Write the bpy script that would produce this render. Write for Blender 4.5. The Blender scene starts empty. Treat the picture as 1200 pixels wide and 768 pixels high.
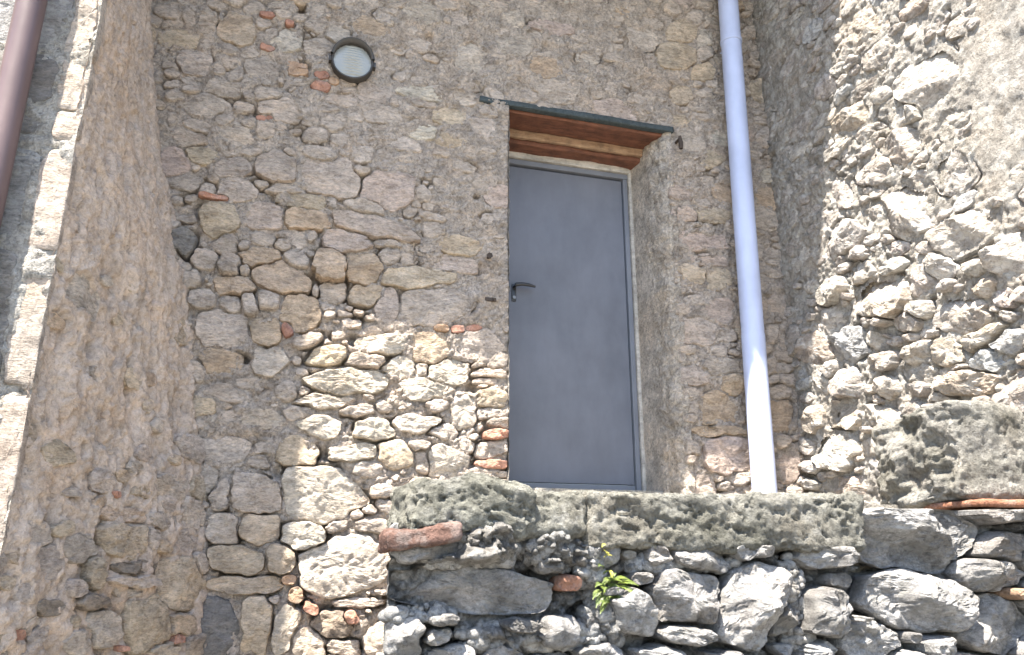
import bpy, math, random
import numpy as np
from mathutils import Vector
SEED = 7
random.seed(SEED); rng = np.random.default_rng(SEED)
S = bpy.context.scene
COL = S.collection
R = math.radians

# ------------------------------------------------------------------ camera
EYE = np.array([0.0, -3.75, 1.65]); YAW, PITCH, FPX = R(16.0), R(16.7), 900.0   # photo is 1200 x 768
cam = bpy.data.cameras.new('camera'); cam.lens = 27.0; cam.sensor_width = 36.0
cam.clip_start = 0.05; cam.clip_end = 2000
camo = bpy.data.objects.new('camera', cam); COL.objects.link(camo)
camo.location = EYE; camo.rotation_euler = (R(90) + PITCH, 0, -YAW)
S.camera = camo
# ------------------------------------------------------------------ light
SUN_TO = Vector((-1.03, -1.0, 3.3)).normalized()
w = bpy.data.worlds.new('World'); S.world = w; w.use_nodes = True
nt = w.node_tree; nt.nodes.clear()
sky = nt.nodes.new('ShaderNodeTexSky'); sky.sky_type = 'NISHITA'; sky.sun_disc = False
sky.sun_elevation = math.asin(SUN_TO.z); sky.sun_rotation = math.atan2(SUN_TO.x, SUN_TO.y) % (2*math.pi)
bg = nt.nodes.new('ShaderNodeBackground'); bg.inputs[1].default_value = 0.10
wo = nt.nodes.new('ShaderNodeOutputWorld')
nt.links.new(sky.outputs[0], bg.inputs[0]); nt.links.new(bg.outputs[0], wo.inputs[0])
sl = bpy.data.lights.new('sun', 'SUN'); sl.energy = 5.0; sl.angle = R(0.55); sl.color = (1.0, 0.925, 0.82)
so = bpy.data.objects.new('sun', sl); COL.objects.link(so)
so.rotation_euler = SUN_TO.to_track_quat('Z', 'Y').to_euler(); so.location = (-3, -3, 9)
S.view_settings.view_transform = 'Standard'; S.view_settings.look = 'None'
S.view_settings.exposure = 2.36; S.view_settings.gamma = 1.0; S.view_settings.use_curve_mapping = False
S.render.engine = 'CYCLES'
S.cycles.max_bounces = 6; S.cycles.diffuse_bounces = 4

# ------------------------------------------------------------------ projection helpers (photo pixels -> directions)
_fw = np.array([math.sin(YAW)*math.cos(PITCH), math.cos(YAW)*math.cos(PITCH), math.sin(PITCH)])
_rt = np.array([math.cos(YAW), -math.sin(YAW), 0.0]); _up = np.cross(_rt, _fw)
def ray(px, py):
    return _fw + _rt*((px-600)/FPX) + _up*((384-py)/FPX)
def proj(P):
    d = np.asarray(P) - EYE
    z = np.maximum(d @ _fw, 0.05)
    return np.stack([600 + FPX*(d @ _rt)/z, 384 - FPX*(d @ _up)/z], -1)
def on_y(px, py, y):
    r = ray(px, py); t = (y-EYE[1])/r[1]; return EYE + r*t
def on_x(px, py, x):
    r = ray(px, py); t = (x-EYE[0])/r[0]; return EYE + r*t

# ------------------------------------------------------------------ numpy noise
_P = rng.permutation(256).astype(np.int64); _P = np.concatenate([_P, _P, _P])
_G = rng.normal(size=(256, 3)); _G /= np.linalg.norm(_G, axis=1)[:, None]
def perlin(x, y, z=0.0):
    x = np.asarray(x, float); y = np.asarray(y, float); z = np.zeros_like(x) + z
    xi = np.floor(x).astype(np.int64); yi = np.floor(y).astype(np.int64); zi = np.floor(z).astype(np.int64)
    xf, yf, zf = x-xi, y-yi, z-zi
    fade = lambda t: t*t*t*(t*(t*6-15)+10)
    u, v, ww = fade(xf), fade(yf), fade(zf)
    xi &= 255; yi &= 255; zi &= 255
    def g(a, b, c):
        h = _P[_P[_P[xi+a]+yi+b]+zi+c]; gr = _G[h]
        return gr[..., 0]*(xf-a) + gr[..., 1]*(yf-b) + gr[..., 2]*(zf-c)
    def L(a, b, t): return a + t*(b-a)
    return L(L(L(g(0,0,0), g(1,0,0), u), L(g(0,1,0), g(1,1,0), u), v),
             L(L(g(0,0,1), g(1,0,1), u), L(g(0,1,1), g(1,1,1), u), v), ww)*1.5
def fbm(x, y, z=0.0, oct=4, gain=0.5):
    s = 0; a = 1; n = 0
    for k in range(oct):
        s = s + a*perlin(x*2**k + 17.3*k, y*2**k - 9.1*k, z*2**k + 5.7*k); n += a; a *= gain
    return s/n
def worley(x, y, seed=0):
    x = np.asarray(x, float); y = np.asarray(y, float)
    xi = np.floor(x).astype(np.int64); yi = np.floor(y).astype(np.int64)
    best = np.full(x.shape, 9.0)
    for a in (-1, 0, 1):
        for b in (-1, 0, 1):
            cx = xi+a; cy = yi+b
            h = _P[_P[(cx+seed) & 255] + (cy & 255)]; h2 = _P[h+31]
            dx = cx + h/255.0 - x; dy = cy + h2/255.0 - y
            best = np.minimum(best, dx*dx+dy*dy)
    return np.sqrt(best)
def sstep(a, b, x):
    t = np.clip((x-a)/(b-a), 0, 1); return t*t*(3-2*t)

# ------------------------------------------------------------------ materials
def new_mat(name):
    m = bpy.data.materials.new(name); m.use_nodes = True
    n = m.node_tree; b = n.nodes['Principled BSDF']
    return m, n, b
def nd(n, t, **kw):
    x = n.nodes.new(t)
    for k, v in kw.items(): setattr(x, k, v)
    return x
def noise(n, pos, scale, detail=6, rough=0.6, dist=0.0):
    t = nd(n, 'ShaderNodeTexNoise'); t.inputs['Scale'].default_value = scale
    t.inputs['Detail'].default_value = detail; t.inputs['Roughness'].default_value = rough
    t.inputs['Distortion'].default_value = dist
    n.links.new(pos, t.inputs['Vector']); return t.outputs['Fac']
def ramp(n, fac, stops):
    r = nd(n, 'ShaderNodeValToRGB'); e = r.color_ramp.elements
    while len(e) < len(stops): e.new(0.5)
    for i, (p, c) in enumerate(stops):
        e[i].position = p; e[i].color = (c, c, c, 1) if not isinstance(c, tuple) else (*c, 1)
    n.links.new(fac, r.inputs[0]); return r.outputs[0]
def mix(n, fac, a, b, mode='MIX'):
    m = nd(n, 'ShaderNodeMix', data_type='RGBA', blend_type=mode)
    for s, v in ((0, fac), (6, a), (7, b)):
        if isinstance(v, (int, float)): m.inputs[s].default_value = v
        elif isinstance(v, tuple): m.inputs[s].default_value = (*v, 1)
        else: n.links.new(v, m.inputs[s])
    return m.outputs[2]
def bump(n, h, strength, dist, prev=None):
    b = nd(n, 'ShaderNodeBump'); b.inputs['Strength'].default_value = strength; b.inputs['Distance'].default_value = dist
    n.links.new(h, b.inputs['Height'])
    if prev is not None: n.links.new(prev, b.inputs['Normal'])
    return b.outputs[0]
def rock_mat(name, tint=None, bed=1.0, sc=1.0, contrast=1.0, lichen=0.0, bump_s=0.6, pale=0.0, lich_col=(0.10, 0.105, 0.06), grain=110, crack=0.35):
    m, n, b = new_mat(name)
    pos = nd(n, 'ShaderNodeNewGeometry').outputs['Position']
    raw = pos
    mpp = nd(n, 'ShaderNodeMapping'); mpp.inputs['Scale'].default_value = (sc, sc, sc*bed); n.links.new(pos, mpp.inputs['Vector']); pos = mpp.outputs[0]
    if tint is None: base = nd(n, 'ShaderNodeObjectInfo').outputs['Color']
    else:
        rgb = nd(n, 'ShaderNodeRGB'); rgb.outputs[0].default_value = (*tint, 1); base = rgb.outputs[0]
    n1 = noise(n, pos, 9, 8, 0.62); n2 = noise(n, pos, 42, 7, 0.7); n3 = noise(n, pos, grain, 4, 0.7)
    c = mix(n, 1.0, base, ramp(n, n1, [(0.30, 1-0.34*contrast), (0.5, 1.0), (0.72, 1+0.30*contrast)]), 'MULTIPLY')
    c = mix(n, 1.0, c, ramp(n, n2, [(0.30, 1-0.38*contrast), (0.5, 1.0), (0.70, 1+0.28*contrast)]), 'MULTIPLY')
    c = mix(n, 1.0, c, ramp(n, n3, [(0.30, 1-0.20*contrast), (0.5, 1.0), (0.70, 1+0.16*contrast)]), 'MULTIPLY')
    # warm / cool drifts in the stone
    n4 = noise(n, pos, 3.1, 5, 0.6)
    c = mix(n, 1.0, c, ramp(n, n4, [(0.34, (1.05, 0.995, 0.94)), (0.52, (1, 1, 1)), (0.68, (0.995, 0.995, 1.01))]), 'MULTIPLY')
    # dark specks (pits full of dirt)
    n5 = noise(n, pos, 48, 5, 0.65)
    c = mix(n, ramp(n, n5, [(0.66, 0.0), (0.74, 0.5*contrast)]), c, (0.12, 0.10, 0.085))
    if pale:
        n6 = noise(n, pos, 14, 6, 0.65)
        c = mix(n, ramp(n, n6, [(0.50, 0.0), (0.60, pale)]), c, (0.62, 0.61, 0.58))
    if lichen:
        n7 = noise(n, pos, 7, 8, 0.7)
        c = mix(n, ramp(n, n7, [(0.44, 0.0), (0.60, lichen)]), c, lich_col)
    n.links.new(c, b.inputs['Base Color'])
    b.inputs['Roughness'].default_value = 0.93; b.inputs['Specular IOR Level'].default_value = 0.2
    vd = nd(n, 'ShaderNodeTexVoronoi', feature='DISTANCE_TO_EDGE'); vd.inputs['Scale'].default_value = 38
    wv = nd(n, 'ShaderNodeVectorMath', operation='MULTIPLY_ADD'); nv_ = nd(n, 'ShaderNodeTexNoise'); nv_.inputs['Scale'].default_value = 12
    n.links.new(pos, nv_.inputs['Vector']); n.links.new(nv_.outputs['Color'], wv.inputs[0]); wv.inputs[1].default_value = (0.06, 0.06, 0.06); n.links.new(pos, wv.inputs[2])
    n.links.new(wv.outputs[0], vd.inputs['Vector'])
    cr = ramp(n, vd.outputs['Distance'], [(0.0, 0.0), (0.10, 0.85), (0.4, 1.0)])
    h = bump(n, cr, crack, 0.012); h = bump(n, n2, bump_s, 0.025, h); h = bump(n, n3, bump_s, 0.010, h)
    n.links.new(h, b.inputs['Normal'])
    return m
MAT = {
 'stone': rock_mat('stone', bed=2.3, sc=0.75, contrast=1.1, bump_s=0.85, crack=0.5),
 'stone_pale': rock_mat('stone_pale', bed=1.6, sc=0.8, pale=0.35, contrast=1.1),
 'stone_grey': rock_mat('stone_grey', bed=1.5, pale=0.38, contrast=1.35, lichen=0.5, lich_col=(0.075, 0.07, 0.06), bump_s=0.9),
 'brick': rock_mat('brick', contrast=0.9, pale=0.12),
 'mortar': rock_mat('mortar', contrast=1.15, sc=1.25, bump_s=1.0, crack=0.8),
 'mortar_grey': rock_mat('mortar_grey', contrast=1.25, bump_s=1.0, pale=0.3, sc=1.2),
 'mortar_pale': rock_mat('mortar_pale', contrast=0.9, bump_s=0.9, pale=0.4),
 'plaster': rock_mat('plaster', contrast=0.75, bump_s=0.6),
 'lichen_stone': rock_mat('lichen_stone', contrast=1.3, lichen=0.55, bump_s=1.0, pale=0.3, lich_col=(0.07, 0.07, 0.05)),
}

# ------------------------------------------------------------------ object helpers
def link(o, parent=None):
    COL.objects.link(o)
    if parent is not None:
        o.parent = parent; o.location = o.location - parent.location
    return o
def mesh_np(name, V, F, mat, parent=None, color=None, smooth=True, origin=None):
    """F: (n,4) or (n,3) int array"""
    V = np.asarray(V, np.float32); F = np.asarray(F, np.int32)
    o0 = np.zeros(3, np.float32) if origin is None else np.asarray(origin, np.float32)
    me = bpy.data.meshes.new(name)
    k = F.shape[1]
    me.vertices.add(len(V)); me.loops.add(F.size); me.polygons.add(len(F))
    me.vertices.foreach_set('co', (V-o0).ravel())
    me.loops.foreach_set('vertex_index', F.ravel())
    me.polygons.foreach_set('loop_start', np.arange(0, F.size, k, dtype=np.int32))
    me.polygons.foreach_set('use_smooth', np.full(len(F), smooth, dtype=bool))
    me.update(calc_edges=True)
    me.materials.append(MAT[mat] if isinstance(mat, str) else mat)
    o = bpy.data.objects.new(name, me); o.location = o0
    if color is not None: o.color = (*color, 1)
    return link(o, parent)
def thing(name, label, cat, loc=(0, 0, 0), group=None):
    o = bpy.data.objects.new(name, None); o.empty_display_size = 0.1
    o['label'] = label; o['category'] = cat
    if group: o['group'] = group
    link(o); return o          # origins stay at the world origin; children carry world coordinates
def tag(o, label, cat, group=None):
    o['label'] = label; o['category'] = cat
    if group: o['group'] = group
    return o
class MB:
    def __init__(s): s.v = []; s.f = []
    def box(s, x0, x1, y0, y1, z0, z1):
        b = len(s.v)
        s.v += [(x, y, z) for x in (x0, x1) for y in (y0, y1) for z in (z0, z1)]
        s.f += [tuple(b+i for i in q) for q in ((0,1,3,2), (4,6,7,5), (0,4,5,1), (2,3,7,6), (0,2,6,4), (1,5,7,3))]
        return s
    def lathe(s, c, axis, prof, n=48):
        ax = Vector(axis).normalized(); e1 = ax.orthogonal().normalized(); e2 = ax.cross(e1); c = Vector(c)
        b = len(s.v)
        for (r, h) in prof:
            for k in range(n):
                a = 2*math.pi*k/n; p = c + ax*h + (e1*math.cos(a)+e2*math.sin(a))*r
                s.v.append(tuple(p))
        for i in range(len(prof)-1):
            for k in range(n):
                k2 = (k+1) % n
                s.f.append((b+i*n+k, b+i*n+k2, b+(i+1)*n+k2, b+(i+1)*n+k))
        return s
    def tube(s, pts, rad, n=12, cap=True):
        b = len(s.v); pts = [Vector(p) for p in pts]
        rr = rad if isinstance(rad, (list, tuple)) else [rad]*len(pts)
        for i, p in enumerate(pts):
            d = (pts[min(i+1, len(pts)-1)] - pts[max(i-1, 0)]).normalized()
            e1 = d.cross(Vector((0.31, 0.12, 0.94))).normalized(); e2 = d.cross(e1)
            for k in range(n):
                a = 2*math.pi*k/n; s.v.append(tuple(p + (e1*math.cos(a)+e2*math.sin(a))*rr[i]))
        for i in range(len(pts)-1):
            for k in range(n):
                k2 = (k+1) % n; s.f.append((b+i*n+k, b+i*n+k2, b+(i+1)*n+k2, b+(i+1)*n+k))
        if cap:
            s.f.append(tuple(b+k for k in range(n))[::-1]); s.f.append(tuple(b+(len(pts)-1)*n+k for k in range(n)))
        return s
    def build(s, name, mat, parent=None, bevel=0.0, smooth=False, color=None):
        me = bpy.data.meshes.new(name); me.from_pydata(s.v, [], s.f); me.update()
        import bmesh
        bm = bmesh.new(); bm.from_mesh(me)
        bmesh.ops.recalc_face_normals(bm, faces=bm.faces)
        if bevel: bmesh.ops.bevel(bm, geom=list(bm.edges), offset=bevel, segments=2, affect='EDGES', profile=0.6)
        bm.to_mesh(me); bm.free()
        for p in me.polygons: p.use_smooth = smooth
        if smooth and hasattr(me, 'set_sharp_from_angle'): me.set_sharp_from_angle(angle=R(40))
        me.materials.append(MAT[mat] if isinstance(mat, str) else mat)
        o = bpy.data.objects.new(name, me)
        if color: o.color = (*color, 1)
        return link(o, parent)

def rough_block(name, lo, hi, mat, parent, color, rad=0.03, res=0.012, amp=0.012, scale=9, pits=0.0, pit_scale=30, warp=0.0, shape=None, seed=0.0):
    """a squared block of stone: rounded box, every face a dense grid, pushed about by noise"""
    lo = np.array(lo, float); hi = np.array(hi, float); V = []; F = []; base = 0
    n = np.maximum(2, np.ceil((hi-lo)/res)).astype(int)
    for ax in range(3):
        a, b2 = [(1, 2), (2, 0), (0, 1)][ax]
        for side in (0, 1):
            A, B = np.meshgrid(np.linspace(lo[a], hi[a], n[a]+1), np.linspace(lo[b2], hi[b2], n[b2]+1), indexing='ij')
            P = np.zeros(A.shape+(3,)); P[..., a] = A; P[..., b2] = B; P[..., ax] = hi[ax] if side else lo[ax]
            idx = base + np.arange(A.size).reshape(A.shape)
            q = np.stack([idx[:-1, :-1], idx[1:, :-1], idx[1:, 1:], idx[:-1, 1:]], -1).reshape(-1, 4)
            if not side: q = q[:, ::-1]
            V.append(P.reshape(-1, 3)); F.append(q); base += A.size
    V = np.concatenate(V); F = np.concatenate(F)
    _, first, inv = np.unique(np.round(V, 5), axis=0, return_index=True, return_inverse=True)
    inv = np.asarray(inv).ravel()
    V = V[first]; F = inv[F]
    q = np.clip(V, lo+rad, hi-rad); d = V-q; nl = np.linalg.norm(d, axis=1); nl[nl < 1e-9] = 1
    d = d/nl[:, None]
    x, y, z = V.T
    s = seed*3.7
    h = amp*fbm(x*scale+s, y*scale, z*scale, 5, 0.55)*1.6
    h = h + 1.6*amp*perlin(x*scale*0.3+s, y*scale*0.3+3, z*scale*0.3)
    if pits:
        f = fbm(x*pit_scale+s, y*pit_scale, z*pit_scale*1.4, 4, 0.7)+0.35*perlin(x*9+s, y*9, z*13)
        h = h - pits*sstep(0.05, 0.45, f) + 0.4*pits*sstep(0.1, 0.5, -f)
    P = q + d*(rad+h[:, None])
    if warp:
        P = P + warp*np.stack([perlin(x*4+s, y*4, z*4), perlin(x*4+s, y*4+31, z*4), perlin(x*4, y*4+s, z*4+57)], 1)
    if shape is not None: P = shape(P)
    return mesh_np(name, P, F, mat, parent, color, origin=(lo+hi)/2)

# colours (albedo)
CLR = {'g': (0.51, 0.44, 0.375), 'b': (0.50, 0.395, 0.295), 'y': (0.53, 0.44, 0.335), 'w': (0.56, 0.50, 0.42), 'p': (0.515, 0.422, 0.36),
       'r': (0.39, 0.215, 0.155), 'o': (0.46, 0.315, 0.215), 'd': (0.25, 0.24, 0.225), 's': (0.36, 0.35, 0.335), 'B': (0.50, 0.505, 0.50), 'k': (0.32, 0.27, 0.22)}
def jitter(c, a=0.07):
    k = 1+random.uniform(-a, a)*1.3
    return tuple(max(0.02, min(0.8, x*k*(1+random.uniform(-a, a)*0.15))) for x in c)

# ------------------------------------------------------------------ masonry engine
class Surf:
    """a wall face: pos(u, v, h) -> world; h is outwards"""
    def __init__(s, pos, u0, u1, v0, v1, res, mask=None, guess=None):
        s.pos = pos; s.u0, s.u1, s.v0, s.v1, s.res = u0, u1, v0, v1, res
        s.nu = int((u1-u0)/res)+1; s.nv = int((v1-v0)/res)+1
        s.U, s.V = np.meshgrid(np.linspace(u0, u1, s.nu), np.linspace(v0, v1, s.nv), indexing='ij')
        s.valid = np.ones(s.U.shape, bool) if mask is None else mask(s.U, s.V)
        s.best = np.full(s.U.shape, 9.0); s.second = np.full(s.U.shape, 9.0); s.idx = np.full(s.U.shape, -1)
        s.wx = 0.028*fbm(s.U*8+3, s.V*8, 1.0, 4, 0.6)+0.007*fbm(s.U*34, s.V*34, 3.0, 2); s.wy = 0.028*fbm(s.U*8, s.V*8+9, 4.0, 4, 0.6)+0.007*fbm(s.U*34, s.V*34, 9.0, 2)
        s.seeds = []; s.guess = guess or ((u0+u1)/2, (v0+v1)/2)
    def proj(s, u, v): return proj(s.pos(np.asarray(u, float), np.asarray(v, float), np.zeros(np.shape(u))))
    def jac(s, u, v):
        e = 1e-3; a = s.proj(u, v)
        return np.stack([(s.proj(u+e, v)-a)/e, (s.proj(u, v+e)-a)/e], 1), a
    def from_px(s, px, py):
        u, v = s.guess
        for _ in range(25):
            J, a = s.jac(u, v); st = np.linalg.solve(J, np.array([px, py])-a)
            m = np.abs(st).max(); st = st if m < 0.4 else st*0.4/m
            u += st[0]; v += st[1]
        return u, v
    def add_px(s, px, py, wd, hg, ang=0, c='g', rel=1.0, sq=3.0, mat=None, grow=1.16):
        if c in 'ro': grow = 1.05
        u, v = s.from_px(px, py)
        J, _ = s.jac(u, v); Ji = np.linalg.inv(J); a = R(ang)
        A = Ji @ np.array([[math.cos(a)*wd/2, -math.sin(a)*hg/2], [math.sin(a)*wd/2, math.cos(a)*hg/2]])
        s.seeds.append(dict(c=(u, v), A=A*grow, col=c, rel=rel, sq=sq, mat=mat))
    def add_uv(s, u, v, wd, hg, ang=0, c='g', rel=1.0, sq=3.0, mat=None, pri=0):
        a = R(ang)
        A = np.array([[math.cos(a)*wd/2, -math.sin(a)*hg/2], [math.sin(a)*wd/2, math.cos(a)*hg/2]])
        s.seeds.append(dict(c=(u, v), A=A, col=c, rel=rel, sq=sq, mat=mat))
    def raster(s, i):
        sd = s.seeds[i]; u, v = sd['c']; A = sd['A']
        ex = np.abs(A).sum(1)*1.5
        i0 = max(0, int((u-ex[0]-s.u0)/s.res)); i1 = min(s.nu, int((u+ex[0]-s.u0)/s.res)+2)
        j0 = max(0, int((v-ex[1]-s.v0)/s.res)); j1 = min(s.nv, int((v+ex[1]-s.v0)/s.res)+2)
        if i1 <= i0 or j1 <= j0: return
        sl = (slice(i0, i1), slice(j0, j1))
        Ai = np.linalg.inv(A)
        dx = s.U[sl]+s.wx[sl]-u; dy = s.V[sl]+s.wy[sl]-v
        X = np.abs(Ai[0, 0]*dx+Ai[0, 1]*dy); Y = np.abs(Ai[1, 0]*dx+Ai[1, 1]*dy)
        n = sd['sq']; d = (X**n+Y**n)**(1/n)
        if 'poly' not in sd:
            if sd['col'] in 'ro' or n > 6: sd['poly'] = None
            else:
                m = random.randint(5, 8); a0 = random.uniform(0, 6.28)
                sd['poly'] = [(a0+(k+random.uniform(-.32, .32))*2*math.pi/m, random.uniform(0.84, 1.08)) for k in range(m)]
        if sd['poly']:
            x_ = Ai[0, 0]*dx+Ai[0, 1]*dy; y_ = Ai[1, 0]*dx+Ai[1, 1]*dy; dp = np.zeros_like(d)
            for (a_, r_) in sd['poly']: dp = np.maximum(dp, (math.cos(a_)*x_+math.sin(a_)*y_)/r_)
            d = 0.72*dp+0.28*d
        d = (d-1.0)*min(np.linalg.norm(A[:, 0]), np.linalg.norm(A[:, 1]))
        if sd['col'] in 'ro': d = d-0.03*(d < 0)
        b = s.best[sl]; c = s.second[sl]
        win = d < b
        s.second[sl] = np.where(win, b, np.minimum(c, d)); s.idx[sl] = np.where(win, i, s.idx[sl]); s.best[sl] = np.where(win, d, b)
    def fill(s, n_try, wr, hr, ang, cols, rel, dens=None, gap=0.95, sq=(2.4, 4), grow=1.45):
        """random stones where none of the measured ones are"""
        if s.idx.max() < 0:
            for i in range(len(s.seeds)): s.raster(i)
        done = len(s.seeds)
        for t in range(n_try):
            k = 1 - 0.75*t/n_try
            u = random.uniform(s.u0, s.u1); v = random.uniform(s.v0, s.v1)
            i = min(s.nu-1, int((u-s.u0)/s.res)); j = min(s.nv-1, int((v-s.v0)/s.res))
            if not s.valid[i, j] or s.best[i, j] < 0.012: continue
            if dens is not None and random.random() > dens(u, v): continue
            wd = (wr[0]+(wr[1]-wr[0])*random.random()**1.6*k); hg = wd*random.uniform(hr[0], hr[1])
            # shrink until its corners are free
            ok = False
            for q in (1.0, 0.8, 0.64, 0.5):
                if wd*q < wr[0]*0.7: break
                aa = R(ang(u, v) if callable(ang) else random.gauss(0, ang)); hit = False
                for ph in range(8):
                    X = math.cos(ph*math.pi/4)*wd*q*0.5*0.9; Y = math.sin(ph*math.pi/4)*hg*q*0.5*0.9
                    ii = int((u+math.cos(aa)*X-math.sin(aa)*Y-s.u0)/s.res); jj = int((v+math.sin(aa)*X+math.cos(aa)*Y-s.v0)/s.res)
                    if 0 <= ii < s.nu and 0 <= jj < s.nv and s.best[ii, jj] < -0.003: hit = True; break
                if not hit: ok = True; break
            if not ok: continue
            s.add_uv(u, v, wd*q*grow, hg*q*grow, math.degrees(aa), random.choice(cols), random.uniform(*rel), random.uniform(*sq))
            s.raster(len(s.seeds)-1)
        return len(s.seeds)-done
    def build(s, parent, relief, prot=0.022, mortar_mat='mortar', mortar_col=(0.4, 0.36, 0.3), rough=None, joint=0.005, crumb=None,
              stone_mat='stone', face_tilt=0.13, edge_w=0.008, cavity=0.035, name='stone', maxobj=300, base=None, noise_amp=0.006, fine=0.009, extra=None, ridge=0.10, chunk=0.010, sink=0.28, col_mul=1.0, open_j=0.0, neutral=0.0, smear=1.0, sharp=34):
        if s.idx.max() < 0:
            for i in range(len(s.seeds)): s.raster(i)
        base = base or (lambda u, v: 0.016*perlin(u*1.3+5, v*1.3, 2.0)+0.008*perlin(u*3.7, v*3.7+2, 7.0))
        sizes = np.array([min(np.linalg.norm(sd['A'][:, 0]), np.linalg.norm(sd['A'][:, 1])) for sd in s.seeds]+[0.05])
        gap = s.second-s.best; dm = s.best
        reg = (dm < 0.0) & (gap > joint) & s.valid
        Rl = relief(s.U, s.V)
        B = base(s.U, s.V)
        # ---- mortar sheet
        rg = 1.0 if rough is None else rough(s.U, s.V)
        h = B - 0.003 - prot*sink*np.maximum(Rl-0.3, 0) + 0.007*rg*fbm(s.U*9, s.V*9, 3.0, 3)*1.7
        rdg = np.abs(perlin(s.U*17+0.25*fbm(s.U*9, s.V*9+4), s.V*21, 6.0)); rdg2 = np.abs(perlin(s.U*37, s.V*43, 2.0))
        h = h + rg*(0.018*(np.minimum(rdg, 0.3)-0.15) + 0.009*(np.minimum(rdg2, 0.3)-0.15) + 0.011*fbm(s.U*42, s.V*46, 1.0, 3, 0.7))
        if crumb is not None:
            cr = crumb(s.U, s.V)
            wl = worley(s.U*38+0.3*fbm(s.U*20, s.V*20), s.V*38, 3); wl2 = worley(s.U*17, s.V*17, 9)
            wl3 = worley(s.U*70+0.2*wl, s.V*70, 21)
            h = h + cr*(0.024*(0.5-wl) + 0.020*(0.5-wl2) + 0.016*(0.5-wl3) + 0.022*fbm(s.U*9, s.V*9, 6.0, 4, 0.6))
        J = sstep(-0.013, -0.006, dm)*(1-sstep(0.002, 0.011, dm))
        J = np.maximum(J, ((dm < 0.0) & (gap < joint*1.8))*1.0)
        fj = fbm(s.U*6+40, s.V*6, 8.0, 3); thr = 0.27-0.20*np.clip(Rl, 0, 1.1)-open_j
        nm = sstep(thr-0.05, thr+0.22, fj)
        h = h - cavity*(0.45+0.55*np.clip(Rl, 0.0, 1.6))*J*nm
        pits = sstep(0.42, 0.6, fbm(s.U*22+9, s.V*22, 12.0, 2)); h = h - 0.014*rg*pits
        if extra is not None: h = h + extra(s.U, s.V)
        # smears of mortar lapping over the stones
        fl = sstep(-0.02, 0.28, fbm(s.U*4.2+11, s.V*4.2, 15.0, 4))*(1-np.clip((Rl-0.7)/0.7, 0, 1))*smear
        h = h + 0.011*fl*(1-J*nm)
        inside = (dm < -0.022) & reg
        h = np.where(inside, np.minimum(h, B-0.004), h)
        P = s.pos(s.U, s.V, h)
        id_ = np.arange(s.U.size).reshape(s.U.shape)
        q = np.stack([id_[:-1, :-1], id_[1:, :-1], id_[1:, 1:], id_[:-1, 1:]], -1)
        ok = (s.valid[:-1, :-1] & s.valid[1:, :-1] & s.valid[1:, 1:] & s.valid[:-1, 1:])
        # drop faces deep under stones
        deep = (dm < -0.034) & reg
        ok &= ~(deep[:-1, :-1] & deep[1:, :-1] & deep[1:, 1:] & deep[:-1, 1:])
        q = q[ok]
        used = np.unique(q); rm = np.full(s.U.size, -1); rm[used] = np.arange(len(used))
        V = P.reshape(-1, 3)[used]; q = rm[q]
        # outward orientation towards the camera side
        a = V[q[:, 1]]-V[q[:, 0]]; b2 = V[q[:, 3]]-V[q[:, 0]]; nn = np.cross(a, b2).sum(0)
        outw = (s.pos(np.array([s.guess[0]]), np.array([s.guess[1]]), np.array([0.1]))-s.pos(np.array([s.guess[0]]), np.array([s.guess[1]]), np.array([0.0])))[0]
        flip = nn @ outw < 0
        if flip: q = q[:, ::-1]
        mo = mesh_np('mortar', V, q, mortar_mat, parent, mortar_col)
        # ---- stones
        out = []
        for i, sd in enumerate(s.seeds):
            u, v = sd['c']; A = sd['A']
            la, lb = np.linalg.norm(A[:, 0]), np.linalg.norm(A[:, 1])
            per = 2*math.pi*math.sqrt((la*la+lb*lb)/2)
            K = int(np.clip(per/fine, 18, 84))
            th = np.arange(K)*2*math.pi/K
            D = (A @ np.stack([np.cos(th), np.sin(th)])).T              # K,2
            t = np.linspace(0, 1.45, 59)
            PU = u + D[:, 0, None]*t; PV = v + D[:, 1, None]*t
            ii = np.round((PU-s.u0)/s.res).astype(int); jj = np.round((PV-s.v0)/s.res).astype(int)
            inb = (ii >= 0) & (ii < s.nu) & (jj >= 0) & (jj < s.nv)
            hit = inb & (s.idx[np.clip(ii, 0, s.nu-1), np.clip(jj, 0, s.nv-1)] == i) & reg[np.clip(ii, 0, s.nu-1), np.clip(jj, 0, s.nv-1)]
            # stones whose centre got eaten are skipped
            run = np.cumprod(hit, 1).sum(1)
            if run.min() < 2 or run.mean() < 9: continue
            r = t[np.clip(run-1, 0, 58)] + 0.010
            for _ in range(1): r = 0.5*r+0.25*(np.roll(r, 1)+np.roll(r, -1))
            rl = math.sqrt(la*lb)*r.mean()
            nr = int(np.clip(rl/fine*0.9, 5, 20))
            f = np.concatenate([[1.0], 1-np.linspace(0, 1, nr+1)[0:-1]**1.35])   # first = buried skirt
            f[0] = 0.985
            nring = len(f)
            UU = u + D[:, 0]*r*f[:, None]; VV = v + D[:, 1]*r*f[:, None]         # nring,K
            rel0 = float(relief(np.array([u]), np.array([v]))[0]) * sd['rel']
            dl = np.hypot(D[:, 0]*r, D[:, 1]*r)                                  # outline radius in metres
            edge = (1-f)[:, None]*dl[None, :]
            ew = edge_w*(0.7+0.6*random.random())*min(1.0, rl/0.05)
            tt = np.clip(edge/ew, 0, 1)
            prof = np.sqrt(np.clip(1-(1-tt)**2, 0, 1))
            ph = prot*rel0*random.uniform(0.35, 1.6)
            # chipped faces: minimum of a few tilted planes
            xx, yy = UU-u, VV-v
            hp = None
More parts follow.
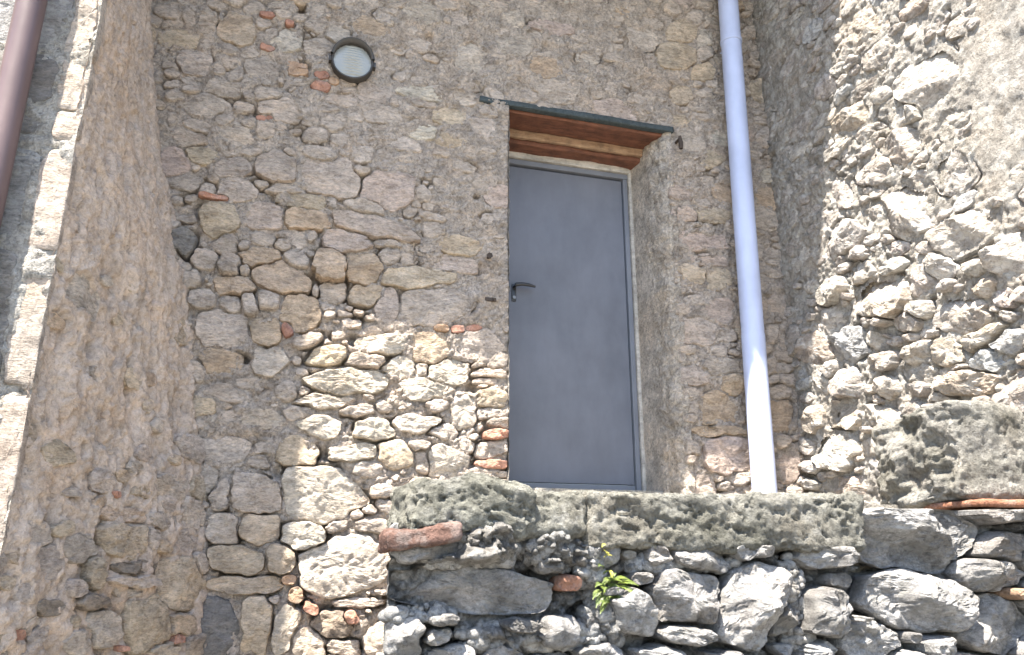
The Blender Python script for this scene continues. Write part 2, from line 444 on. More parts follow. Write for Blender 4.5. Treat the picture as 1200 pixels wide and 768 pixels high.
            for k in range(random.randint(2, 5)):
                a1 = random.uniform(0, 6.28); sl_ = random.uniform(0.0, face_tilt)*(0.5+rel0)
                off = random.uniform(0.0, 0.5)*sl_*rl
                pl = sl_*(math.cos(a1)*xx+math.sin(a1)*yy)+off
                hp = pl if hp is None else np.minimum(hp, pl)
            if ridge > 0 and not (sd['col'] in 'ro'):
                a1 = random.gauss(0, 0.35); yr = random.uniform(-0.35, 0.45)*lb
                yy2 = -math.sin(a1)*xx+math.cos(a1)*yy-yr
                up = ridge*random.uniform(0.35, 1.0); dn = ridge*random.uniform(0.35, 1.1)
                hp = hp + np.minimum(-up*yy2, dn*yy2)*rel0*0.6
            if chunk > 0:
                nc = int(np.clip(rl/0.018, 3, 16)); ws = np.zeros(xx.shape)+1e-9; ch = np.zeros(xx.shape)
                wxx = xx+0.010*perlin(UU*25, VV*25, 3.0); wyy = yy+0.010*perlin(UU*25, VV*25, 8.0)
                for k in range(nc):
                    cx_, cy_ = random.uniform(-1, 1)*la*0.9, random.uniform(-1, 1)*lb*0.9
                    # measured along the stone's own axes
                    gx, gy = (A[:, 0]*cx_/la + A[:, 1]*cy_/lb)
                    dd = np.hypot(wxx-gx, wyy-gy)
                    a1 = random.uniform(0, 6.28); sl_ = random.uniform(0, 1.0)*chunk*14
                    pv = random.uniform(-1, 0.7)*chunk + sl_*(math.cos(a1)*(xx-gx)+math.sin(a1)*(yy-gy))
                    w_ = np.exp(-dd/(0.0045+0.03*rl)); ch = ch+w_*np.clip(pv, -3*chunk, 2*chunk); ws = ws+w_
                hp = hp + (ch/ws)*(0.4+0.6*rel0)
            hp = np.clip(hp, -0.55*rl-0.01, 0.5*rl)
            so_ = random.uniform(0, 90)
            nz = noise_amp*(0.5+0.5*rel0)*(1.5*fbm(UU*14+so_, VV*14, so_, 3) + 1.1*fbm(UU*48, VV*48+so_, 2.0, 3, 0.6))
            cr1 = np.minimum(np.abs(perlin(UU*19+so_, VV*23, so_)), 0.3)-0.2
            nz = nz + noise_amp*(1.3+0.7*rel0)*cr1
            hh = base(UU, VV) - (0.003+prot*0.3*min(1.5, rel0))*(1-prof) + (ph-0.001)*prof + hp*np.clip(prof, 0, 1) + nz*np.clip(0.4+prof, 0, 1)
            hh[0] = base(UU[0], VV[0]) - max(0.05, prot*1.6)
            Vs = s.pos(UU.ravel(), VV.ravel(), hh.ravel())
            cen = s.pos(np.array([u]), np.array([v]), np.array([hh[-1].mean()]))
            Vs = np.concatenate([Vs, cen]); cidx = len(Vs)-1
            kk = np.arange(K); k2 = (kk+1) % K
            Fq = []
            for a_ in range(nring-1):
                Fq.append(np.stack([a_*K+kk, a_*K+k2, (a_+1)*K+k2, (a_+1)*K+kk], -1))
            Fq = np.concatenate(Fq)
            last = (nring-1)*K
            Ft = np.concatenate([Fq[:, [0, 1, 2]], Fq[:, [0, 2, 3]], np.stack([last+kk, last+k2, np.full(K, cidx)], -1)])
            detA = np.linalg.det(A)
            fl = (detA < 0) ^ flip
            if fl: Ft = Ft[:, ::-1]
            out.append((rl, Vs, Ft, sd, cen[0]))
        out.sort(key=lambda o: -o[0]-(1 if o[3]['col'] in 'ro' else 0))
        restV, restF, nb = [], [], 0
        for k, (rl, Vs, Ft, sd, cen) in enumerate(out):
            brick = sd['col'] in 'ro'
            if k < maxobj:
                so2 = mesh_np('brick' if brick else name, Vs, Ft, sd['mat'] or ('brick' if brick else stone_mat), parent, tone(jitter(CLR[sd['col']]), col_mul, 0 if brick else neutral), origin=cen)
                so2.data.set_sharp_from_angle(angle=R(sharp))
            else:
                restV.append(Vs); restF.append(Ft+nb); nb += len(Vs)
        if restV:
            o = mesh_np('rubble', np.concatenate(restV), np.concatenate(restF), stone_mat, parent, tone(CLR['g'], col_mul, neutral)); o['kind'] = 'stuff'
        return mo, len(out)
def tone(c, k, neu):
    g = 0.35*c[0]+0.5*c[1]+0.15*c[2]; return tuple(k*(x*(1-neu)+g*neu) for x in c)
def shepard(surf, pts, p=3.0, eps=25.0):
    pts = np.array(pts, float)
    def f(u, v):
        q = surf.proj(u, v); s = 0; wsum = 0
        for (x, y, val) in pts:
            d = np.sqrt((q[..., 0]-x)**2+(q[..., 1]-y)**2)+eps
            wt = d**-p; s = s+wt*val; wsum = wsum+wt
        return s/wsum
    return f

# ================================================================== THE PLACE
# -- layout constants (metres)
XR = 2.78                      # face of the right wall
YP = -1.45                     # face of the landing wall
FX, FY = -0.866, -0.88          # front edge of the left buttress
OX0, OX1 = 1.06, 2.005          # door opening
ZTOP = 5.66
ZS = float(on_y(680, 574, 0.36)[2])         # door sill
zl = lambda x: float(on_y(560, 112, 0.0)[2]) # lintel slab level
ZL = 4.150
# corner between buttress and back wall
_cp = [(245, 700), (245, 640), (240, 560), (225, 400), (210, 280), (190, 180), (176, 90), (178, 0)]
_cz = []; _cx = []
for a, b in _cp:
    q = on_y(a, b, 0.0); _cz.append(q[2]); _cx.append(q[0])
_o = np.argsort(_cz); _cz = np.array(_cz)[_o]; _cx = np.array(_cx)[_o]
_cz = np.concatenate([[0.0], _cz, [ZTOP+0.5]]); _cx = np.concatenate([[_cx[0]+0.03], _cx, [FX+0.0]])
def corner_x(z): 
    return sum(np.interp(z+d, _cz, _cx) for d in (-0.25, -0.12, 0, 0.12, 0.25))/5

# ---------------- back wall
house = thing('house_wall', 'tall weathered rubble stone house wall with a doorway and wooden lintel', 'wall')
def back_pos(u, v, h): return np.stack([u+0*v, -h+0*u, v+0*u], -1)
def back_mask(u, v): return ~((u > OX0) & (u < OX1+0.05) & (v > ZS-0.4) & (v < ZL+0.03))
bk = Surf(back_pos, -1.0, XR+0.03, 0.3, ZTOP, 0.0082, back_mask, guess=(0.6, 2.5))
rows = """197 14 30 22 0 g;203 28 27 13 0 k;223 21 17 25 0 g;243 27 25 25 0 g;278 36 42 36 15 y;208 46 50 22 12 y;266 56 30 17 15 y;246 51 16 18 0 p;293 62 25 17 0 g;
337 49 34 23 0 w;313 56 18 8 15 r;314 18 17 8 8 r;339 27 12 9 0 r;351 20 18 9 10 p;331 17 22 10 12 y;318 38 14 12 0 p;306 77 40 22 25 g;277 90 18 16 0 p;255 82 18 12 0 p;228 74 40 28 0 g;
262 104 42 20 10 g;284 127 28 14 0 g;312 154 24 24 0 p;311 138 17 7 0 r;377 100 21 11 10 r;377 88 18 9 8 r;391 94 14 8 10 o;349 84 26 9 8 o;348 76 24 8 8 o;352 94 28 12 5 p;370 29 25 19 0 g;372 54 34 18 0 g;
180 121 23 13 10 g;174 102 9 12 0 w;203 139 13 12 0 b;381 125 30 11 5 g;331 130 50 24 5 g;264 142 20 16 0 p;333 4 30 9 5 b;298 8 24 14 0 g;255 6 26 10 10 g;551 68 34 34 0 g;404 117 50 13 6 g;497 121 31 10 5 g;
540 22 22 20 0 g;605 54 32 22 15 g;601 22 24 20 0 g;470 4 26 10 0 g;447 133 44 24 10 g;392 142 30 20 0 p;700 22 13 13 0 g;827 46 19 20 0 w;815 21 20 18 0 y;799 37 34 28 0 y;825 6 17 10 0 g;828 29 7 11 0 g;794 65 46 28 5 y;
827 62 18 16 0 y;825 85 22 22 0 y;817 96 9 9 0 y;827 108 18 10 0 p;831 121 15 9 0 y;800 110 26 18 10 y;800 140 32 14 8 y;648 33 44 16 12 p;665 20 24 12 0 g;623 5 26 12 0 w;
204 190 36 36 0 p;325 196 46 31 3 g;387 209 72 42 10 g;377 181 38 15 15 p;293 177 22 10 5 y;274 196 38 22 0 g;278 222 46 26 5 g;335 222 40 12 5 g;364 235 70 16 8 y;310 252 42 30 0 p;362 256 58 22 5 b;258 257 48 38 0 y;
250 231 34 6 8 r;215 285 27 32 0 d;204 264 13 11 0 w;265 287 28 19 0 y;309 279 27 19 0 p;333 285 20 12 0 b;287 287 14 9 0 p;306 301 43 25 0 b;407 283 54 28 10 p;350 283 18 26 0 b;222 160 38 18 8 g;310 168 36 12 0 g;
457 221 58 36 4 p;453 183 24 16 0 g;451 196 20 10 10 p;424 200 28 9 5 g;424 181 27 20 0 g;498 227 17 20 0 p;507 218 8 6 0 b;428 240 50 16 12 g;436 267 88 26 14 p;482 249 15 11 0 g;509 254 31 9 8 p;507 269 22 20 0 y;
455 285 36 12 5 g;457 300 24 18 0 b;480 302 22 17 0 b;499 292 21 15 0 g;538 288 46 22 10 y;578 254 24 13 0 g;388 237 18 18 0 b;240 304 30 24 0 p;269 308 26 26 0 g;288 316 13 13 0 w;348 305 28 24 0 b;386 313 38 34 0 b;
425 315 40 38 0 b;369 319 9 12 0 p;373 327 14 9 0 p;358 321 9 11 0 b;371 340 10 14 0 b;330 325 64 33 15 b;222 328 24 24 0 k;275 335 48 22 0 b;238 350 34 22 8 b;270 355 24 22 0 b;292 358 18 28 0 b;315 352 28 22 0 g;
352 368 44 42 20 b;337 387 13 18 -25 r;263 384 60 42 0 g;313 386 33 38 0 b;361 399 36 14 -20 g;390 342 30 25 0 g;430 344 40 23 -5 y;259 423 46 32 0 b;315 424 36 32 0 g;386 417 44 18 -5 y;232 434 16 24 -25 g;
492 325 86 24 -3 y;513 337 24 9 0 w;455 362 24 42 10 g;508 361 80 42 -10 g;495 384 22 9 0 p;518 385 18 9 5 o;538 386 17 10 -8 r;557 384 20 8 0 r;503 407 41 38 0 b;562 405 50 36 0 g;584 424 20 16 0 g;559 427 16 7 0 y;
574 438 44 12 3 y;448 403 58 22 5 w;430 424 48 17 8 b;468 432 42 26 0 w;497 434 16 18 0 b;525 438 54 30 -8 w;534 308 46 20 8 p;412 447 86 30 -3 w;357 459 12 12 0 b;380 470 60 14 0 w;419 482 36 12 -5 b;
376 500 48 28 12 w;438 503 42 22 0 w;419 530 60 20 -3 w;433 549 32 20 0 w;349 530 42 32 0 y;376 577 84 60 0 w;300 580 62 42 0 g;258 578 28 36 0 b;309 526 27 12 0 g;305 540 24 15 0 g;260 619 40 36 0 g;307 620 46 33 0 y;
355 627 48 31 0 w;279 656 60 31 0 y;330 656 33 36 5 y;289 685 80 20 0 y;338 680 16 12 0 o;347 696 18 17 0 o;364 712 20 14 25 r;403 663 100 64 -5 w;392 616 28 14 -5 w;438 617 42 15 0 w;418 602 18 16 0 w;421 707 56 13 -3 w;
390 730 44 28 0 k;413 724 18 14 0 r;335 737 26 56 12 w;364 757 40 40 30 w;300 735 34 70 5 y;252 740 48 74 5 d;500 455 50 30 0 w;512 474 24 16 0 w;545 480 30 40 0 w;490 497 50 20 0 w;490 524 34 14 0 b;495 540 22 26 0 w;
524 543 46 38 0 w;549 523 18 16 0 y;571 447 30 9 0 b;567 453 15 6 0 w;578 466 34 26 0 y;578 484 40 13 0 w;585 495 26 13 0 w;583 509 33 12 3 r;576 526 42 18 0 w;578 543 42 10 2 r;573 554 46 10 2 w;562 564 24 8 0 w;591 563 18 7 0 b;
834 186 27 17 0 y;838 253 38 20 3 y;820 282 60 22 3 p;832 305 40 14 3 p;842 326 32 26 0 y;817 351 24 12 5 w;845 365 36 30 0 p;852 392 25 18 0 b;846 430 38 20 0 g;859 449 22 26 0 b;842 478 42 36 0 b;844 505 56 13 3 b;
855 534 54 44 0 p;871 560 22 18 0 g;915 486 26 36 0 b;915 461 22 17 0 b;915 516 16 18 0 b;923 549 28 34 0 p;905 392 18 24 0 b;892 330 20 26 0 g;900 430 24 20 0 p;887 290 18 22 0 g"""
def load(surf, txt, sq=(2.6, 4.5), **kw):
    for t in txt.replace('\n', '').split(';'):
        a = t.split()
        if len(a) < 6: continue
        surf.add_px(*[float(q) for q in a[:5]], a[5], random.uniform(0.75, 1.25), random.uniform(*sq), **kw)
load(bk, rows)
bk_rel = shepard(bk, [(300, 60, .55), (500, 60, .16), (700, 60, .22), (820, 60, .6), (250, 150, .35), (450, 150, .25), (560, 200, .2), (400, 220, .6), (300, 260, .8), (230, 300, 1.3),
    (400, 310, 1.4), (300, 360, 1.4), (500, 350, .9), (570, 320, .1), (560, 400, .6), (270, 440, .45), (280, 500, .25), (400, 450, 1.0), (450, 500, 1.0), (560, 520, 1.0), (300, 620, 1.3), (400, 660, 1.3),
    (300, 740, 1.2), (820, 200, .25), (830, 300, .4), (830, 400, .4), (850, 500, .7), (920, 500, .9), (250, 600, 1.2)])
bk_cr = shepard(bk, [(300, 60, .15), (600, 60, .25), (400, 250, .1), (300, 350, .05), (270, 490, .45), (420, 470, .75), (500, 520, .9), (560, 300, .1), (820, 250, .25), (300, 650, .2), (400, 600, .5), (840, 450, .2), (240, 440, .3), (500, 200, .15)])
bk_dn = shepard(bk, [(300, 60, .9), (480, 60, .22), (700, 80, .22), (820, 60, .9), (500, 170, .3), (560, 200, .2), (570, 320, .05), (400, 300, 1), (280, 490, .25), (450, 500, .8), (300, 700, 1), (820, 300, .5), (250, 150, .7)])
nf = bk.fill(9000, (0.045, 0.24), (0.4, 0.8), 7, 'gggbypyw', (0.6, 1.15), dens=lambda u, v: float(bk_dn(np.array([u]), np.array([v]))[0]))
bk_rl1 = lambda u, v: float(bk_rel(np.array([u]), np.array([v]))[0])
nf += bk.fill(9000, (0.022, 0.06), (0.35, 0.9), 18, 'ggbyp', (0.5, 1.3), dens=lambda u, v: min(1, max(0.05, bk_rl1(u, v)-0.25)), grow=1.3)
def bk_extra(U, V):
    q = bk.proj(U, V)
    e = 0
    for (x, y, r, d) in ((354, 9, 6, .07), (236, 246, 10, .05), (288, 420, 6, .06), (414, 399, 7, .06), (248, 557, 8, .06), (329, 553, 9, .05), (373, 532, 6, .06), (553, 455, 7, .06), (404, 232, 9, .03), (385, 728, 22, .06), (504, 42, 5, .03), (538, 73, 5, .035), (470, 84, 4, .025), (322, 430, 4, .03), (630, 41, 6, .03)):
        dd = np.hypot(q[..., 0]-x, (q[..., 1]-y)); e = e - d*(1-sstep(r*0.5, r*1.3, dd))
    return e
mo, n1 = bk.build(house, bk_rel, prot=0.024, mortar_col=(0.52, 0.45, 0.385), crumb=bk_cr, extra=bk_extra, maxobj=290, cavity=0.06, rough=lambda u, v: 1.3+0*u)

# ---- door reveals
def grid_sheet(name, pos, u0, u1, v0, v1, res, mat, parent, col, disp, flip=False):
    nu = int((u1-u0)/res)+2; nv = int((v1-v0)/res)+2
    U, V = np.meshgrid(np.linspace(u0, u1, nu), np.linspace(v0, v1, nv), indexing='ij')
    P = pos(U, V, disp(U, V)); i = np.arange(U.size).reshape(U.shape)
    q = np.stack([i[:-1, :-1], i[1:, :-1], i[1:, 1:], i[:-1, 1:]], -1).reshape(-1, 4)
    if flip: q = q[:, ::-1]
    return mesh_np(name, P.reshape(-1, 3), q, mat, parent, col)
rr = 0.06
def rev_pos(u, v, h):
    # u: 0 = on the wall face, grows round the arris and into the opening
    a = np.clip(u/(rr*1.57), 0, 1)*math.pi/2; d = np.maximum(u-rr*1.57, 0)
    x = OX1+rr-rr*np.sin(a); y = rr-rr*np.cos(a)+d
    nx = -np.sin(a); ny = -np.cos(a)
    # the reveal face splays a little
    x = x + 0.025 - 0.06*np.clip((y-0.02)/0.36, 0, 1.2)
    return np.stack([x+nx*h, y+ny*h, v+0*u], -1)
def rev_disp(U, V):
    k = 1-sstep(0.17, 0.27, U + 0.05*perlin(U*6, V*6, 3.0))
    wl = worley(U*40, V*40, 5)
    return k*(0.016*fbm(U*16, V*16, 2.0, 4)*1.6+0.012*(0.5-wl)+0.012*perlin(U*5, V*5, 9.0))+0.003*fbm(U*12, V*9, 5.0, 4)
grid_sheet('reveal', rev_pos, -0.03, 0.60, ZS-0.35, ZL+0.06, 0.008, 'mortar', house, (0.56, 0.50, 0.43), rev_disp, flip=True)
def revl_pos(u, v, h): return np.stack([OX0+h, u+0*v, v+0*u], -1)
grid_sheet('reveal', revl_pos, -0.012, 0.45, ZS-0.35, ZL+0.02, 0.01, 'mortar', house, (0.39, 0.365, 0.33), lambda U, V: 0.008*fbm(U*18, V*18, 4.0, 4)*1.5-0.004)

# ---- lintel: slate slab, two old beams, and packing behind
def wood_mat(name, c1, c2):
    m, n, b = new_mat(name)
    tc = nd(n, 'ShaderNodeNewGeometry').outputs['Position']
    mp = nd(n, 'ShaderNodeMapping'); mp.inputs['Scale'].default_value = (2.0, 26, 26); n.links.new(tc, mp.inputs['Vector'])
    f = noise(n, mp.outputs[0], 3.0, 8, 0.65, 0.6); g = noise(n, tc, 16, 6, 0.65)
    c = ramp(n, f, [(0.3, c1), (0.5, tuple((a+b_)/2 for a, b_ in zip(c1, c2))), (0.7, c2)])
    c = mix(n, 1.0, c, ramp(n, g, [(0.33, 0.6), (0.55, 1.0), (0.75, 1.25)]), 'MULTIPLY')
    n.links.new(c, b.inputs['Base Color']); b.inputs['Roughness'].default_value = 0.8
    n.links.new(bump(n, f, 0.6, 0.006), b.inputs['Normal']); return m
MAT['beam_red'] = wood_mat('beam_red', (0.09, 0.035, 0.02), (0.19, 0.075, 0.042))
MAT['beam_pale'] = wood_mat('beam_pale', (0.20, 0.115, 0.065), (0.40, 0.27, 0.17))
MAT['frame_wood'] = wood_mat('frame_wood', (0.32, 0.30, 0.27), (0.54, 0.51, 0.46))
MAT['slate'] = rock_mat('slate', tint=(0.055, 0.07, 0.075), contrast=0.7, bump_s=0.4)
lint = rough_block('lintel', (OX0-0.18, -0.016, ZL+0.004), (OX1+0.10, 0.030, ZL+0.040), 'slate', house, None, rad=0.004, res=0.012, amp=0.003, scale=9, warp=0.003)
rough_block('beam', (OX0-0.04, 0.026, ZL-0.012), (OX1+0.1, 0.205, ZL+0.06), 'beam_red', lint, None, rad=0.006, res=0.015, amp=0.005, scale=9)
rough_block('beam', (OX0-0.04, 0.207, ZL-0.055), (OX1+0.1, 0.240, ZL+0.05), 'beam_pale', lint, None, rad=0.008, res=0.012, amp=0.006, scale=12)
rough_block('beam', (OX0-0.04, 0.243, ZL-0.080), (OX1+0.1, 0.42, ZL+0.05), 'beam_red', lint, None, rad=0.008, res=0.015, amp=0.006, scale=9)

# ---------------- left buttress
butt = thing('buttress', 'tan plastered buttress with flaking render and exposed stones near its foot', 'wall')
def left_pos(u, v, h):
    u = np.asarray(u, float); v = np.asarray(v, float); cx = corner_x(v)
    dx = cx-FX; dy = -FY; L = np.sqrt(dx*dx+dy*dy); nx = dy/L; ny = -dx/L
    return np.stack([FX+u*dx+nx*h, FY+u*dy+ny*h, v+0*u], -1)
lf = Surf(left_pos, 0.0, 1.03, 0.0, ZTOP, 0.0095, None, guess=(0.6, 2.0))
# u is a 0..1 fraction of a run of about 0.9-1.05 m: close enough to metres for the noise
load(lf, """148 603 48 16 6 b;152 633 50 36 0 y;115 670 22 34 0 y;158 663 38 16 0 k;156 680 46 18 0 g;159 694 38 13 0 w;109 704 36 18 5 k;125 735 34 40 0 g;174 728 42 56 0 y;214 682 52 60 0 y;212 728 30 34 0 y;
209 750 13 12 0 r;128 762 10 9 0 r;144 762 9 9 0 r;220 636 36 30 0 g;138 578 10 10 0 r;22 742 18 16 0 r;196 640 22 16 0 b;190 610 30 20 10 g;228 600 22 34 0 g;178 632 14 26 0 g;236 660 14 24 0 g;190 760 40 20 0 w;95 752 30 24 0 g;
200 570 34 30 10 g;60 660 34 40 0 g;75 620 24 16 0 y;90 690 20 26 0 g;60 712 30 24 0 k;30 690 22 30 0 g;170 575 24 16 0 y""")
lf_rel = shepard(lf, [(150, 60, .1), (120, 250, .1), (150, 400, .12), (60, 500, .08), (150, 540, .25), (160, 650, .9), (200, 700, 1.0), (110, 700, .7), (60, 740, .45), (40, 650, .25), (220, 600, .6)])
lf_dn = shepard(lf, [(150, 60, .0), (120, 250, .0), (150, 400, .01), (60, 500, .01), (200, 480, .03), (150, 560, .2), (180, 680, 1), (60, 740, .5)])
lf.fill(3500, (0.05, 0.17), (0.5, 0.9), 8, 'ggbyy', (0.6, 1.1), dens=lambda u, v: float(lf_dn(np.array([u]), np.array([v]))[0]))
def lf_extra(U, V):
    # long vertical flaking scars of the render
    f = fbm(U*9+3, V*2.4, 5.0, 4); g = fbm(U*30, V*9, 2.0, 3)
    k = sstep(0.08, 0.16, f); g2 = sstep(0.2, 0.35, fbm(U*22, V*6+4, 11.0, 3))
    return (-0.022*k - 0.024*g2 + 0.006*g + 0.03*perlin(U*2.0, V*1.2, 4.0))*sstep(0.0, 0.09, U)
lf_cr = shepard(lf, [(150, 60, .15), (120, 250, .12), (60, 500, .15), (150, 540, .4), (80, 650, .5), (200, 720, .2)])
_, n2 = lf.build(butt, lf_rel, prot=0.022, mortar_mat='plaster', mortar_col=(0.505, 0.415, 0.34), crumb=lf_cr, extra=lf_extra)
# front face of the buttress, with big squared quoins
def pier_pos(u, v, h): return np.stack([u+0*v, FY-h, v+0*u], -1)
pr = Surf(pier_pos, -2.3, FX+0.014, 0.0, ZTOP, 0.0135, None, guess=(-1.1, 3.5))
zq = 0.1
_pz = [float(on_y(85, y, FY)[2]) for y in (168, 128)]
zq = _pz[0]-0.03
z = _pz[0]
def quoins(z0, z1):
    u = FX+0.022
    pr.add_uv(u-0.052, (z0+z1)/2, 0.112, (z1-z0)-0.006, random.uniform(-1, 1), 'g', 0.8, 9); u -= 0.104  # paler corner strip: the sunlit edge is put into the stone colour
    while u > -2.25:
        wd = random.uniform(0.26, 0.5); pr.add_uv(u-wd/2, (z0+z1)/2, wd-0.012, (z1-z0)-0.016, random.uniform(-2, 2), random.choice('sddd'), random.uniform(.6, 1), 7); u -= wd  # darker quoins beyond it: shade on the pier painted into their colour
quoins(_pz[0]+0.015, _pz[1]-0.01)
z = _pz[1]
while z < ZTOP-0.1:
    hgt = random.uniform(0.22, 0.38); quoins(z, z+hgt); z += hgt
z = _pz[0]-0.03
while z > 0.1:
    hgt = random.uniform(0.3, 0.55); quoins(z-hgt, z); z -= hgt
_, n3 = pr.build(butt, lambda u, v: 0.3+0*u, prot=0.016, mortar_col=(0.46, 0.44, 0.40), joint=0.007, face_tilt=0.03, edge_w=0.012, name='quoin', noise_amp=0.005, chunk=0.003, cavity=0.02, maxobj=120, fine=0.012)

# ---------------- right wall
rw = thing('side_wall', 'sunlit whitewashed rubble wall of coarse crumbling stones beside the drainpipe', 'wall')
def right_pos(u, v, h): return np.stack([XR-h, u+0*v, v+0*u], -1)
rt = Surf(right_pos, -2.35, 0.03, 1.0, ZTOP, 0.0092, None, guess=(-0.8, 2.8))
load(rt, """1061 245 58 58 0 w;1113 201 50 46 -35 w;1055 172 50 34 -45 g;1129 275 86 46 -30 w;985 280 48 34 -35 w;1033 349 60 48 0 y;972 377 28 32 0 w;993 403 42 38 0 B;955 410 36 38 0 b;993 450 38 32 0 g;972 431 17 24 0 w;
1040 455 22 26 0 w;1035 424 30 20 0 g;1080 330 30 40 0 g;1080 363 28 20 0 w;1066 377 30 24 0 g;1152 337 28 26 0 b;1176 349 22 24 0 p;1145 398 80 22 -22 y;1110 412 40 30 0 y;1130 450 84 24 0 b;1155 424 36 24 0 B;972 342 36 26 -35 w;
1075 438 34 20 0 w;978 528 46 46 0 w;986 490 34 28 0 y;1000 570 60 24 0 b;1010 108 66 14 -43 k;1000 139 56 28 -40 y;1017 30 46 34 -40 y;1085 95 90 50 -42 w;1070 8 40 20 -40 b;1060 130 50 24 -42 w;1020 200 40 34 -40 g;985 225 34 36 -40 g;
1010 320 30 26 -30 w;1100 310 34 30 -30 w;1180 400 40 30 -20 B;1050 290 24 18 -40 p;1110 145 44 26 -40 w;1030 66 40 24 -42 w;1185 300 50 40 -35 w;960 450 20 26 0 w;955 490 20 30 0 y;1025 400 22 20 0 w""")
rt_rel = shepard(rt, [(900, 100, .1), (900, 300, .12), (930, 420, .5), (920, 250, .1), (1000, 100, .8), (1050, 250, 1.0), (1010, 400, 1.4), (1000, 330, 1.2), (1130, 260, .8), (1160, 80, .08), (1190, 180, .08), (1190, 30, .08), (1140, 150, .2), (1100, 30, .5), (1150, 400, 1.2), (960, 520, 1.1)])
rt_dn = shepard(rt, [(900, 100, .1), (900, 300, .1), (925, 480, .6), (1000, 100, .9), (1050, 250, 1.0), (1010, 400, 1), (1130, 260, .6), (1150, 60, .0), (1170, 100, .0), (1190, 190, .0), (1140, 140, .05), (1190, 20, 0), (1250, 100, 0), (1150, 400, 1), (1250, 300, .5), (1100, 10, .6)])
rt_cr = shepard(rt, [(900, 100, .12), (900, 300, .12), (925, 480, .3), (1000, 100, .8), (985, 220, 1.2), (1050, 250, .8), (1000, 330, 1.0), (1010, 420, 1.1), (1130, 280, .7), (1150, 60, .08), (1180, 100, .05), (1190, 190, .08), (1190, 20, .05), (1150, 400, .9), (1100, 100, .5)])
rt.fill(4500, (0.05, 0.24), (0.4, 0.85), 14, 'wwwgggBw', (0.5, 1.2), dens=lambda u, v: float(rt_dn(np.array([u]), np.array([v]))[0]))
_, n4 = rt.build(rw, rt_rel, prot=0.030, mortar_mat='mortar_pale', mortar_col=(0.33, 0.31, 0.28), rough=shepard(rt, [(900, 200, .8), (1000, 150, .7), (1000, 400, .8), (1100, 300, .6), (1150, 60, .22), (1190, 150, .2), (1130, 130, .35), (1250, 100, .2), (1150, 420, .6)]), crumb=lambda u, v: 0.75*rt_cr(u, v), stone_mat='stone_pale', face_tilt=0.4, noise_amp=0.007, sharp=45, edge_w=0.009, ridge=0.3, chunk=0.012, sink=0.3, neutral=0.35, col_mul=0.64)
# the right wall lower down, in front of the landing wall and behind it, is not in view: a plain continuation
MBx = MB(); MBx.box(XR+0.03, XR+0.5, -2.35, 0.03, 0.0, ZTOP); MBx.build('core', 'mortar', rw, color=(0.4, 0.37, 0.32))

# ---------------- landing wall (parapet)
ZC = float(on_y(840, 578, YP)[2])                  # top of the coping
par = thing('landing_wall', 'rough dry stone landing wall under the door with mossy coping stones', 'wall')
xl = float(on_y(458, 660, YP)[0])
ZCB = float(on_y(840, 648, YP)[2])
def par_pos(u, v, h): return np.stack([u+0*v, YP-h, v+0*u], -1)
x0 = float(on_y(682, 600, YP)[0]); x1 = float(on_y(1004, 610, YP)[0]); xa = float(on_y(468, 600, YP)[0]); xm = float(on_y(600, 600, YP)[0])
def pw_mask(u, v): return v < np.where(u < x0-0.02, ZC-0.10, np.where(u < x1+0.005, ZCB+0.025, ZC-0.03))
pw = Surf(par_pos, xl, XR-0.01, 0.0, ZC-0.03, 0.0068, pw_mask, guess=(1.2, 1.5))
pw_dn = shepard(pw, [(572, 635, .0), (645, 640, .0), (690, 655, .05), (590, 745, .15), (480, 660, .3), (770, 655, .2), (840, 665, .2), (925, 680, .1), (960, 650, .3), (1100, 670, .8), (1180, 640, .8), (1040, 720, .8), (800, 735, .5), (720, 720, .1), (600, 900, .9), (1000, 900, .9)])
load(pw, """552 690 186 52 3 g;663 683 22 20 0 r;750 675 20 14 0 p;799 700 82 54 2 g;880 710 70 96 25 w;800 743 50 20 3 w;742 715 55 50 20 w;964 718 48 50 0 g;976 648 76 30 -3 w;1015 661 62 14 -5 p;
1080 628 130 76 2 w;1072 702 104 68 8 w;1155 673 70 36 -3 w;1172 640 56 34 10 p;1165 602 80 20 -3 p;1165 730 80 66 -10 w;1020 748 62 44 0 w;1092 760 26 30 0 g;1190 694 26 14 0 o;475 750 60 40 -10 w;510 748 40 20 -20 w;655 738 44 30 0 g;
702 722 38 28 0 w;612 733 44 16 0 k;770 765 50 16 0 w;955 762 40 20 0 B;850 768 60 14 0 p;925 762 26 14 0 p;915 715 24 60 20 g;530 768 60 22 0 w;590 770 50 24 0 g;1150 772 60 20 0 g;700 765 50 24 0 g;1218 650 50 40 0 w;1230 700 60 50 0 g""", sq=(2.6, 5))
pw_rel = shepard(pw, [(550, 690, .55), (500, 630, 1.3), (800, 700, 1.5), (880, 710, 1.9), (1080, 630, 1.9), (1070, 700, 1.9), (1160, 670, 1.5), (700, 700, 1.1), (960, 700, 1.4), (600, 760, 1.2), (1165, 600, 1.0)])
pw_cr = shepard(pw, [(572, 635, 3.2), (645, 640, 3.0), (690, 655, 2.0), (480, 660, 1.2), (552, 690, .4), (590, 745, 1.8), (720, 720, 1.6), (770, 655, 1.4), (840, 660, 1.3), (925, 680, 1.7), (960, 650, 1.3), (1080, 660, .6), (1180, 640, 1.0), (1040, 720, .6), (800, 730, 1.0), (470, 740, 1.4)])
pw.fill(5000, (0.05, 0.32), (0.4, 0.75), 9, 'wwggpBs', (0.5, 1.2), dens=lambda u, v: float(pw_dn(np.array([u]), np.array([v]))[0]))
